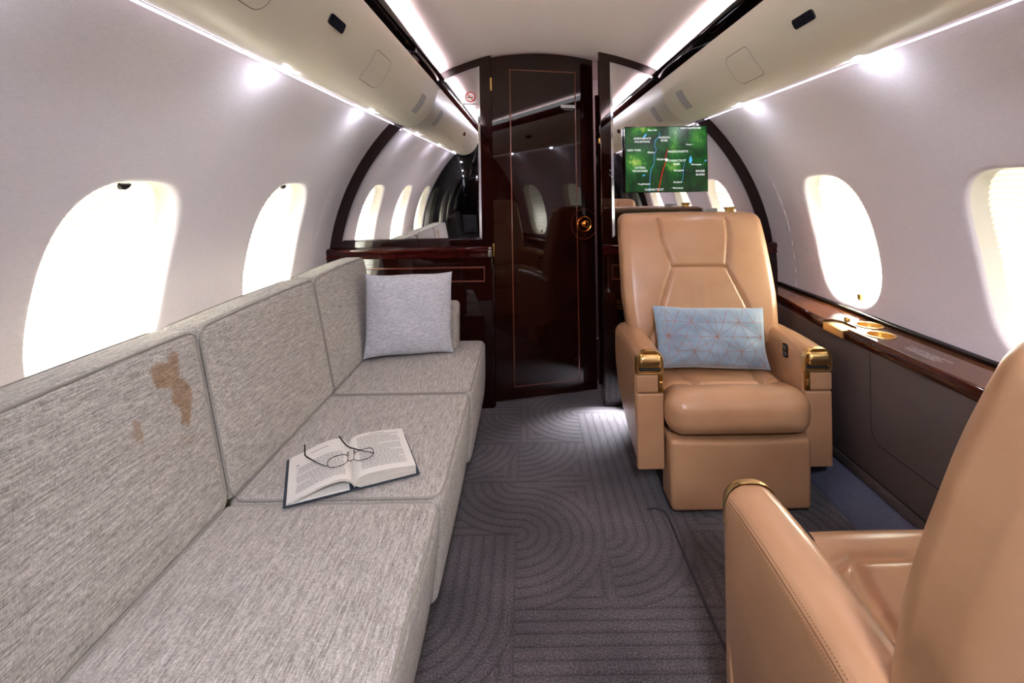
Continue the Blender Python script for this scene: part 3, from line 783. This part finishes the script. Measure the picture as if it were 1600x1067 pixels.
def armchair(loc, rz, label, side_chair):
    L = M['leather']
    r = tag(empty('armchair', loc, rz), label, 'armchair')
    # backrest
    z0, z1 = .40, 1.066; zc = (z0+z1)/2; hz = (z1-z0)/2
    def f(p):
        x, y, z = p; Z = z+zc; k = smooth_pl(BW, Z, .02)/.335; x2 = x*k
        th = 1
        if y < 0:
            d = groove((x2, Z), HS, .0075); 
            cr = (1-(x/.335)**4)*(1-(z/hz)**6)
            y = y-.012*cr+.013*d*(abs(y) > .05)*sstep(1.05, 1.03, Z)
            y -= .0018*math.exp(-((x2)/.035)**2)*sstep(.60, .70, Z)*sstep(.82, .76, Z)*math.sin(x2*130+1)
        else:
            y += .008*(1-(x/.335)**2)*(1-(z/hz)**4)
        return (x2, y+smooth_pl(BC, Z), z+.006*(1-(x/.335)**2)*sstep(.3, 1, z/hz))
    bk = mk('backrest', *rbox((0, 0, zc), (.335, .066, hz), .042, 72, f), L, r)
    g = G()
    for ln in HS:
        pts = []
        for i in range(len(ln)-1):
            for q in range(14):
                x, Z = lerp(ln[i][0], ln[i+1][0], q/14), lerp(ln[i][1], ln[i+1][1], q/14)
                if Z > 1.045: continue
                kk = smooth_pl(BW, Z, .02)/.335; p = Vector(f(Vector((x/kk, -.066, Z-zc)))); pts.append(p+Vector((0, .0012, zc)))
        g.add(*tube(pts, .0021, False, 5))
    g.out('stitched_seam', M['seam'], bk)
    # rear seam
    pts = [Vector(f(Vector((x, .066, Z-zc))))+Vector((0, 0, zc)) for x, Z in [(-.29, 1.0-.5*k/10) for k in range(11)]]
    # headrest belt guides
    mk('belt_guide', *box(.085, .155, .315, .335, 1.055, 1.086, .004), M['steel'], bk)
    g = G().add(*box(.195, .232, .305, .330, 1.055, 1.088, .004)).add(*lathe([(.0005, -.026), (.006, -.026), (.006, .026), (.0005, .026)], (.213, .318, 1.086), 'x', 12))
    g.out('belt_clip', M['brass'], bk)
    # seat
    def f(p):
        x, y, z = p
        w = lerp(1.0, .94, sstep(-.13, -.02, y)); x2 = x*w
        if z > 0:
            d = groove((x2, y), [[(-.26, -.02), (-.12, -.085), (.12, -.085), (.26, -.02)], [(-.12, -.085), (-.16, .12)], [(.12, -.085), (.16, .12)]], .012)
            z += .010*(1-(x/.268)**2)*sstep(.2, -.1, y)-.011*d*(z > .05)
            z += .010*sstep(-.02, -.14, y)
        if y < 0: y -= .016*(1-(z/.08)**2)*(1-(x/.268)**4)
        else: pass
        return (x2, y, z)
    sc = mk('seat_cushion', *rbox((0, -.095, .360), (.264, .190, .073), .060, 70, f, 7), L, r)
    # footrest
    def f(p):
        x, y, z = p
        if z > 0: z += -.006*(1-(x/.26)**2)
        return (x*(1-.012*(z/-.13) if z < 0 else 1), y-.004*(1-(x/.256)**2)*(1-(z/.13)**2), z)
    mk('footrest', *rbox((0, -.2, .146), (.256, .066, .130), .017, 10, f), L, r)
    mk('seat_pan', *box(-.245, .245, -.20, .16, .255, .30, .01), M['leather_dark'], r)
    mk('pedestal', *box(-.17, .17, -.12, .20, .045, .27, .02), M['black_matt'], r)
    mk('base_plate', *box(-.24, .24, -.13, .24, .0, .05, .008), M['black_matt'], r)
    # arms
    for sd in (-1, 1):
        ZT = [(-.2, .582), (-.16, .587), (-.03, .592), (.12, .588), (.24, .574)]; ZB = [(-.2, .140), (-.12, .150), (.0, .185), (.12, .235), (.24, .30)]
        cx, cyy, hxx, hyy, hzz = sd*.3135, .015, .0525, .215, .225
        def f(p, sd=sd, cyy=cyy, hzz=hzz, hyy=hyy):
            x, y, z = p; Y = y+cyy; t = (z+hzz)/(2*hzz)
            zt, zb = smooth_pl(ZT, Y), smooth_pl(ZB, Y)
            bul = .006*math.sin(PI*t)*(1 if x*sd > 0 else 0)
            # keep the rounding of the top and bottom edges
            e = .050
            if z > hzz-e: Z = zt-(hzz-z)
            elif z < -hzz+e: Z = zb+(z+hzz)
            else: Z = lerp(zb+e, zt-e, (z+hzz-e)/(2*hzz-2*e))
            return (x+sd*bul-sd*.010*(1-t)*(x*sd > 0), y, Z-.0)
        o_ = [tuple(lerp(P_[k][j], P_[(k+1) % len(P_)][j], q/5) for j in (0, 1)) for P_ in [arch(hxx, -hzz, hzz, .044, .018)] for k in range(len(P_)) for q in range(5)]
        ns = len(o_); st_ = [(-hyy+.0, .90), (-hyy, .96), (-hyy+.002, .992)]+[(lerp(-hyy+.006, hyy-.03, k/24), 1) for k in range(25)]+[(hyy-.012, .93), (hyy-.003, .80), (hyy, .6)]
        vs = []; fs = []
        for (y_, sc_) in st_: vs += [Vector(f(Vector((p[0]*sc_, y_, p[1]-(1-sc_)*math.copysign(.05, p[1]))))) + Vector((cx, cyy, 0)) for p in o_]
        for i in range(len(st_)-1):
            for k in range(ns): fs.append((i*ns+k, i*ns+(k+1) % ns, (i+1)*ns+(k+1) % ns, (i+1)*ns+k))
        fs += [tuple(range(ns)), tuple(range((len(st_)-1)*ns, len(st_)*ns))]
        am = mk('armrest', vs, fs, L, r)
        # stitched edge seam along the outer shoulder
        for s2 in (1,):
            pts = []
            for q in range(40):
                y = lerp(-.20, .20, q/39)
                a0_ = .38; pts.append(Vector(f(Vector((sd*s2*(hxx-.044+.044*math.cos(a0_)), y, hzz-.044+.044*math.sin(a0_))))) + Vector((cx, cyy, 0)))
            g = G().add(*tube(pts, .0010, False, 5)); 
            for off in (-1, 1):
                for q in range(78):
                    y = lerp(-.20, .20, q/77)
                    a_ = .38+off*.15; pt = Vector(f(Vector((sd*(hxx-.044+.044*math.cos(a_)), y, hzz-.044+.044*math.sin(a_)))))+Vector((cx, cyy, 0))
                    g.add(*box(pt.x-.0005, pt.x+.0005, pt.y-.0010, pt.y+.0010, pt.z-.0004, pt.z+.0006, .0002, 1, 1))
            g.out('stitching', M['seam'], am)
        yf = -.2
        mk('front_panel', *box(cx-.050, cx+.050, yf-.014, yf+.012, .142, .424, .006, 4), L, r)
        xi = cx-sd*.048; xo = cx+sd*.050; xh = cx-sd*.030
        x0, x1 = sorted((xh, xo)); mk('upper_panel', *box(x0, x1, yf-.014, yf+.012, .430, .494, .004, 3), L, r)
        x0, x1 = sorted((xi, cx-sd*.0315)); hg = mk('brass_hinge', *box(x0, x1, yf-.013, yf+.01, .428, .495, .002), M['brass'], r)
        mk('hinge_catch', *box(x0+.003, x1-.002, yf-.020, yf-.010, .447, .470, .002), M['gold'], hg)
        # gold bezel with paddle
        O1 = arch(.0532, .497, .5870, .043, .006); O2 = arch(.0505, .499, .5845, .041, .005); I1 = arch(.0450, .505, .579, .033, .019)
        g = G(); n = len(O1)
        def R3(P, y): return [(cx+p[0], y, p[1]) for p in P]
        g.add(R3(O1, yf+.004)+R3(O1, yf-.008)+R3(O2, yf-.016)+R3(I1, yf-.015)+R3(I1, yf-.004), [(k*n+i, k*n+(i+1) % n, (k+1)*n+(i+1) % n, (k+1)*n+i) for k in range(4) for i in range(n)]+[tuple(4*n+i for i in range(n))])
        bz = g.out('gold_bezel', M['gold'], r)
        def fp(p): return (p[0]*(1-.10*max(0, p[2]/.028)), p[1]-.009*(1-(p[2]/.028)**2)+.004*max(0, -p[2]/.028), p[2])
        mk('arm_paddle', *rbox((cx, yf-.010, .5465), (.0405, .012, .0275), .0115, 8, fp), M['gold'], bz)
        mk('paddle_slot', *box(cx-.040, cx+.040, yf-.013, yf-.003, .508, .519, .004), M['black_matt'], bz)
    # seat control pad on the inner face of one arm
    xx = .2600
    g = G().add(*prism(rrect(.017, .027, .010, 6), lambda p: Vector((xx+.004, -.085+p[0], .535+p[1])), lambda p: Vector((xx-.003, -.085+p[0], .535+p[1]))), 0)
    cp = g.out('control_pad', M['black_gloss'], r)
    for dy, dz in ((-.007, .012), (.007, .012), (-.007, -.012), (.007, -.012)):
        mk('button', *tube([(xx-.0038, -.085+dy+.0055*math.cos(2*PI*k/16), .535+dz+.008*math.sin(2*PI*k/16)) for k in range(16)], .0011, True, 5), M['steel'], cp)
    return r
XC = .764
ac = armchair((XC, 2.024, 0), 0, 'tan leather armchair facing the camera with a blue pillow on it', 1)
def copy_tree(o, parent=None):
    c = o.copy(); COL.objects.link(c); c.parent = parent
    for ch in list(o.children): copy_tree(ch, c)
    return c
a2 = copy_tree(ac); a2.location = (XC, .80, 0); a2.rotation_euler = (0, 0, PI)
[setattr(c.location, 'y', .11) for c in a2.children if c.name.startswith('backrest')]
a2['label'] = 'tan leather armchair in the near right corner seen from behind'
for o in (ac, a2): o['group'] = 'tan leather armchairs facing each other'

# ------------------------------------------------------------------ map screen
x0, x1, z0, z1 = .536, .984, 1.162, 1.519; yF = 2.628
tv = tag(mk('map_screen', *box(x0, x1, yF, yF+.014, z0, z1, .002), M['black_gloss']), 'thin wall screen showing a green route map above the facing armchair', 'screen')
mk('wall_mount', *box(.68, .84, yF+.014, YB-.006, 1.26, 1.42, .003), M['black_matt'], tv)
m = mat('map_picture', (0, 0, 0), .25, emit=(255, 255, 255), es=.30); g = N(m)
v = g.coord('Object'); s = g.sep(v)
w = g.noise(g.coord('Object', (1, 1, 1)), 14, 6, .62); w2 = g.noise(g.coord('Object', (1, 1, 1)), 55, 6, .75)
def mb(u0, v0, ru, rv):
    X_ = x0+(x1-x0)*u0; Z_ = z1-(z1-z0)*v0
    a_ = g.math('DIVIDE', g.math('SUBTRACT', s[0], X_), ru*(x1-x0)); b_ = g.math('DIVIDE', g.math('SUBTRACT', s[2], Z_), rv*(z1-z0))
    q = g.math('SUBTRACT', 1, g.math('SQRT', g.math('ADD', g.math('MULTIPLY', a_, a_), g.math('MULTIPLY', b_, b_)))); q = g.math('MAXIMUM', q, 0); return q
hi = g.math('MAXIMUM', mb(.14, .55, .22, .30), mb(.60, .22, .12, .42)); hi = g.math('MAXIMUM', hi, mb(.58, .62, .14, .2)); hi = g.math('MAXIMUM', hi, mb(.88, .15, .15, .25)); hi = g.math('MAXIMUM', hi, mb(.22, .05, .2, .14))
w3 = g.noise(g.coord('Object', (1, 1, .55)), 120, 8, .8)
val = g.math('ADD', g.math('MULTIPLY', w, .35), g.math('ADD', g.math('MULTIPLY', w2, .35), g.math('ADD', g.math('MULTIPLY', g.math('SUBTRACT', w3, .3), .45), g.math('MULTIPLY', hi, .22))))
c = g.ramp(val, [(.40, (2, 28, 6)), (.52, (6, 72, 14)), (.61, (52, 116, 34)), (.72, (160, 176, 84))])
g.l(c, g.b.inputs['Emission Color'])
sc_ = mk('screen_picture', [(x0+.004, yF-.0008, z0+.004), (x1-.004, yF-.0008, z0+.004), (x1-.004, yF-.0008, z1-.004), (x0+.004, yF-.0008, z1-.004)], [(0, 1, 2, 3)], m, tv, smooth=False)
MT = [emis('map_white', (250, 250, 250), .28), emis('map_blue', (90, 170, 230), .28), emis('map_red', (200, 40, 20), .28), M['black_matt']]
g = G()
def uv(px, py, d=.0015): return Vector((x0+(x1-x0)*(px-135)/1165, yF-d, z1-(z1-z0)*(py-70)/910))
def line(P, w, mi, d=.0014):
    for i in range(len(P)-1):
        a_, b_ = uv(*P[i], d), uv(*P[i+1], d); t = (b_-a_).normalized(); n_ = Vector((-t.z, 0, t.x))*w/2; t = t*w*.2
        g.add([a_-n_-t, b_-n_+t, b_+n_+t, a_+n_-t], [(0, 1, 2, 3)], mi)
line([(745, 78), (740, 200), (732, 380), (690, 500), (640, 690), (600, 900)], .0032, 3)
line([(732, 382), (1000, 385), (1290, 395)], .0032, 3); line([(640, 698), (900, 703), (1290, 712)], .0032, 3)
line([(1050, 78), (1030, 150), (1020, 260), (1000, 382)], .0032, 3); line([(860, 78), (820, 180), (745, 260)], .0018, 3)
line([(715, 540), (660, 700), (592, 975)], .0038, 2, .0017); line([(735, 380), (700, 520)], .0025, 2, .0017)
line([(620, 150), (628, 200), (560, 270), (555, 350), (580, 380), (548, 470), (545, 590), (495, 670), (485, 780), (470, 975)], .0018, 1)
line([(985, 520), (960, 640), (950, 750), (930, 840)], .0012, 1)
for P in ([(395, 225), (410, 190), (455, 165), (425, 215), (405, 235)], [(1035, 575), (1045, 500), (1065, 480), (1080, 545), (1060, 585)], [(375, 745), (390, 735), (425, 730), (390, 755)], [(1255, 555), (1270, 535), (1280, 545), (1260, 565)], [(560, 275), (575, 240), (572, 265)]):
    g.add([uv(*p, .0016) for p in P], [tuple(range(len(P)))], 1)
TX = [('Glens Falls', 525, 122, 30), ('NEW HAMPSHIRE', 1065, 102, 36), ('ADIRONDACK', 385, 234, 36), ('MOUNTAINS', 382, 280, 36), ('HUDSON', 692, 226, 36), ('RIVER', 692, 268, 36), ('Keene', 1035, 325, 30), ('NEW YORK', 265, 396, 36), ('Albany', 500, 426, 34), ('MASSACHUSETTS', 880, 422, 35),
      ('Pittsfield', 640, 525, 32), ('CONNECTICUT', 862, 546, 35), ('RIVER', 862, 594, 35), ('Worcester', 1138, 602, 32), ('CATSKILL', 350, 636, 35), ('MOUNTAINS', 345, 682, 35), ('Springfield', 885, 680, 32), ('RHODE', 1190, 694, 36), ('ISLAND', 1190, 742, 36),
      ('Poughkeepsie', 400, 860, 30), ('Hartford', 868, 842, 32), ('CONNECTICUT', 540, 940, 36), ('Waterbury', 872, 922, 32)]
for t_, px, py, sz in TX:
    ctr = uv(px, py, .0022); put_text(g, t_, (z1-z0)*sz/910*1.12, lambda a_, b_: ctr+Vector((a_, 0, b_)), 0, .90)
    if t_[1].islower():
        q = uv(px+(len(t_)*9.5+12)*(-1 if t_ == 'Waterbury' else 1), py, .0022); g.add([q+Vector((dx_, 0, dz_)) for dx_, dz_ in ((-.001, -.001), (.001, -.001), (.001, .001), (-.001, .001))], [(0, 1, 2, 3)], 0)
g.add([uv(700, 522, .0024), uv(732, 508, .0024), uv(736, 545, .0024), uv(706, 552, .0024)], [(0, 1, 2, 3)], 0)
g.out('map_overlay', MT, tv, smooth=False)

# ------------------------------------------------------------------ open book
BA = math.radians(23.9)
bt = Matrix.Translation((-.478, 1.300, .4600)) @ Matrix.Rotation(BA, 4, 'Z')
bk = empty('open_book', bt.to_translation(), BA); tag(bk, 'open hardback book with dark cover lying on the middle sofa seat', 'book')
D = .107
g = G().add(*box(-.160, -.012, -D-.003, D+.003, 0, .0028, .001)).add(*box(.012, .160, -D-.003, D+.003, 0, .0028, .001)).add(*box(-.013, .013, -D-.003, D+.003, .0, .002, .0008))
g.out('cover', M['cover'], bk)
def cspl(P, n):
    return [spl(P, i/n) for i in range(n+1)]
RT = cspl([(.0, .011), (.008, .024), (.022, .031), (.05, .033), (.10, .030), (.150, .024)], 40)
LT = cspl([(.0, .011), (-.008, .023), (-.022, .032), (-.045, .034), (-.08, .028), (-.115, .017), (-.150, .0065)], 40)
def sheet(topc, bot, name):
    g = G(); n = len(topc); vs = []; fs = []
    for y in (-D, D): vs += [(p[0], y, p[1]) for p in topc]+[(p[0], y, p[1]) for p in bot]
    Nn = n+len(bot)
    g.add([(p[0], y, p[1]) for p in topc for y in (-D, D)], [(2*i, 2*i+1, 2*i+3, 2*i+2) for i in range(n-1)], 0)
    m_ = len(bot); g.add([(p[0], y, p[1]) for p in bot for y in (-D, D)], [(2*i, 2*i+1, 2*i+3, 2*i+2) for i in range(m_-1)], 0)
    for y in (-D, D):
        assert m_ == n
        g.add([(p[0], y, p[1]) for p in topc]+[(p[0], y, p[1]) for p in bot], [(i, i+1, n+i+1, n+i) for i in range(n-1)], 1)
    a_, b_ = topc[-1], bot[-1]; g.add([(a_[0], -D, a_[1]), (a_[0], D, a_[1]), (b_[0], D, b_[1]), (b_[0], -D, b_[1])], [(0, 1, 2, 3)], 1)
    # print
    rn = random.Random(len(name)); sg = 1 if topc[-1][0] > 0 else -1
    def at(x):
        x = abs(x)
        for i in range(n-1):
            if abs(topc[i+1][0]) >= x: 
                t = (x-abs(topc[i][0]))/(abs(topc[i+1][0])-abs(topc[i][0])); return lerp(topc[i][1], topc[i+1][1], t)
        return topc[-1][1]
    x_in, x_out = .020, .133
    lines = 30
    for k in range(lines):
        y = D-.020-k*.0058
        if sg < 0 and k < 9: continue
        x = x_in + (.004 if k % 7 == 3 else 0); end = x_out if k % 7 != 2 else lerp(x_in, x_out, rn.uniform(.3, .9))
        while x < end-.003:
            w = rn.uniform(.003, .010); e = min(x+w, end); xa, xb = (x, e)
            g.add([(sg*xa, y-.0009, at(xa)+.0003), (sg*xb, y-.0009, at(xb)+.0003), (sg*xb, y+.0009, at(xb)+.0003), (sg*xa, y+.0009, at(xa)+.0003)], [(0, 1, 2, 3)], 2)
            x = e+.0018
    for (xa, xb, y, h_) in ([(.055, .098, D-.012, .0012)] if sg > 0 else [(.055, .100, D-.030, .0016), (.128, .134, D-.062, .003)]):
        for q in range(8):
            u0_, u1_ = lerp(xa, xb, q/8), lerp(xa, xb, (q+.75)/8); g.add([(sg*u0_, y-h_, at(u0_)+.0003), (sg*u1_, y-h_, at(u1_)+.0003), (sg*u1_, y+h_, at(u1_)+.0003), (sg*u0_, y+h_, at(u0_)+.0003)], [(0, 1, 2, 3)], 2)
    o = g.out(name, [M['paper'], M['paper_edge'], M['ink']], bk, smooth=False)
    return o
sheet(RT, [(max(.012, p[0])-.0+.0, .003) if p[0] > .012 else (p[0], .0095-(p[0]/.012)*.0065) for p in RT], 'right_pages')
LB = [(p[0], max(.0032, p[1]-lerp(.006, .0042, min(1, abs(p[0])/.15)))) for p in LT]
sheet(LT, LB, 'left_pages')
g = G(); q = cspl([(-.012, .0065), (-.05, .0068), (-.10, .0062), (-.153, .0035)], 20)
g.add([(p[0], y, p[1]) for p in q for y in (-D, D)], [(2*i, 2*i+1, 2*i+3, 2*i+2) for i in range(20)], 0)
for y in (-D, D): g.add([(p[0], y, p[1]) for p in q]+[(p[0], y, .003) for p in q], [(i, i+1, 22+i, 21+i) for i in range(20)], 0)
g.out('loose_leaves', M['paper'], bk, smooth=False)

# ------------------------------------------------------------------ spectacles lying upside down on the book
gl = empty('eyeglasses', (-.46, 1.255, .492)); tag(gl, 'thin dark wire eyeglasses resting upside down on the open book', 'eyeglasses')
Lw = lambda p: Vector(p)-Vector((-.46, 1.255, .492))
d_ = Vector((.882, .471, 0)); up = Vector((.12, -.22, .95)).normalized(); zb_ = .4945
for c_ in (Vector((-.4905, 1.239, 0)), Vector((-.4345, 1.269, 0))):
    def E(a_, k=1): 
        cc, ss = math.cos(a_), math.sin(a_); r_ = (abs(cc)**2.6+abs(ss)**2.6)**(-1/2.6)
        return Lw(Vector((c_.x, c_.y, zb_+.0165)))+d_*.0245*cc*r_*k+up*.0165*ss*r_*k
    fr = mk('lens_rim', *tube([E(2*PI*k/40) for k in range(40)], lambda t: .0009 if True else 0, True, 6), M['wire'], gl)
    mk('lens', [E(2*PI*k/40, .99) for k in range(40)], [tuple(range(40))], M['glass'], fr, smooth=False)
B0 = [Vector((-.4690, 1.2500, .506)), Vector((-.4625, 1.2535, .5025)), Vector((-.456, 1.2570, .506))]
mk('bridge', *tube([Lw(p) for p in B0], .0010, False, 6), M['wire'], gl)
for p in ((-.470, 1.254, .521), (-.457, 1.2625, .522)): mk('nose_pad', *rbox(Lw(p), (.0016, .003, .0055), .0015, 1), M['glass'] if False else M['steel'], gl)
for P in ([(-.513, 1.226, .506), (-.520, 1.232, .503), (-.545, 1.252, .4985), (-.588, 1.284, .4965), (-.598, 1.291, .499), (-.600, 1.295, .512), (-.601, 1.297, .524)],
          [(-.412, 1.281, .506), (-.414, 1.290, .503), (-.440, 1.305, .4985), (-.492, 1.330, .4965), (-.504, 1.336, .499), (-.520, 1.346, .508), (-.530, 1.352, .517)]):
    mk('temple_arm', *tube([Lw(Vector(p)) for p in cspl3(P)], lambda t: .0009 if t < .45 else .0018, False, 7), M['wire'], gl) if False else mk('temple_arm', *tube([Lw(Vector(p)) for p in P], lambda t: .0010 if t < .4 else .0019, False, 8), M['wire'], gl)

# ------------------------------------------------------------------ forward part of the cabin, seen only in the mirrors
fw = tag(mk('wall_forward', *box(-1.3, 1.6, -1.34, -1.30, 0, 2.1), M['mahogany'], smooth=False), kind='structure')
tag(mk('wall_forward_left', *box(-1.25, -.50, -1.3, .20, 0, 1.86, .01), M['black_gloss']), kind='structure')
tag(mk('wall_forward_right', *box(.86, 1.50, -1.3, .0, 0, 1.86, .01), M['black_gloss']), kind='structure')
for x, y in ((.133, -.62), (.133, -1.08)):  # unseen fill lamps added under the ceiling to brighten the cabin
    o = mk('fill_light', *lathe([(.0005, -.012), (.13, -.011), (.15, -.004), (.155, .002)], (x, y, 1.962), 'z', 28), emis('fill_lamp_glow', (240, 240, 255), 36))
    tag(o, 'added round fill lamp behind the camera, %s' % ('nearer the seats' if y > -.8 else 'nearer the front wall'), 'ceiling lamp')
# courtesy light at the foot of the bulkhead, behind the armchair
o = mk('courtesy_light', *box(.50, .58, 2.636, 2.649, .19, .215, .003), M['steel']); tag(o, 'small courtesy light low on the bulkhead behind the facing armchair', 'light')
L = bpy.data.lights.new('courtesy_lamp', 'SPOT'); L.energy = 8; L.spot_size = math.radians(80); L.spot_blend = .8; L.shadow_soft_size = .01; L.color = (.85, .9, 1)
lo = bpy.data.objects.new('courtesy_lamp', L); COL.objects.link(lo); lo.location = (.53, 2.60, .185)
lo.rotation_euler = (Vector((.40, 2.50, 0))-Vector(lo.location)).to_track_quat('-Z', 'Y').to_euler()

# world
W = bpy.data.worlds.new('world'); SC.world = W; W.use_nodes = True
W.node_tree.nodes['Background'].inputs[0].default_value = (.9, .95, 1, 1); W.node_tree.nodes['Background'].inputs[1].default_value = .6

# camera: level, rolled a touch, with lens shift
cam = bpy.data.cameras.new('camera'); co = bpy.data.objects.new('camera', cam); COL.objects.link(co)
co.location = (0, 0, 1.2); co.rotation_mode = 'QUATERNION'
co.rotation_quaternion = (Matrix.Rotation(math.radians(90), 4, 'X') @ Matrix.Rotation(math.radians(-.9), 4, 'Z')).to_quaternion()
cam.sensor_width = 36; cam.lens = 17.1; cam.shift_x = -22/1600; cam.shift_y = -240.5/1600; cam.clip_start = .02
SC.camera = co
SC.view_settings.view_transform = 'Standard'; SC.view_settings.look = 'None'; SC.view_settings.gamma = 1
SC.view_settings.use_curve_mapping = False; SC.view_settings.exposure = EXPO
SC.cycles.max_bounces = 10; SC.cycles.diffuse_bounces = 6; SC.cycles.glossy_bounces = 5; SC.cycles.transmission_bounces = 6
SC.cycles.sample_clamp_indirect = 6; SC.cycles.use_denoising = True; SC.cycles.caustics_reflective = False
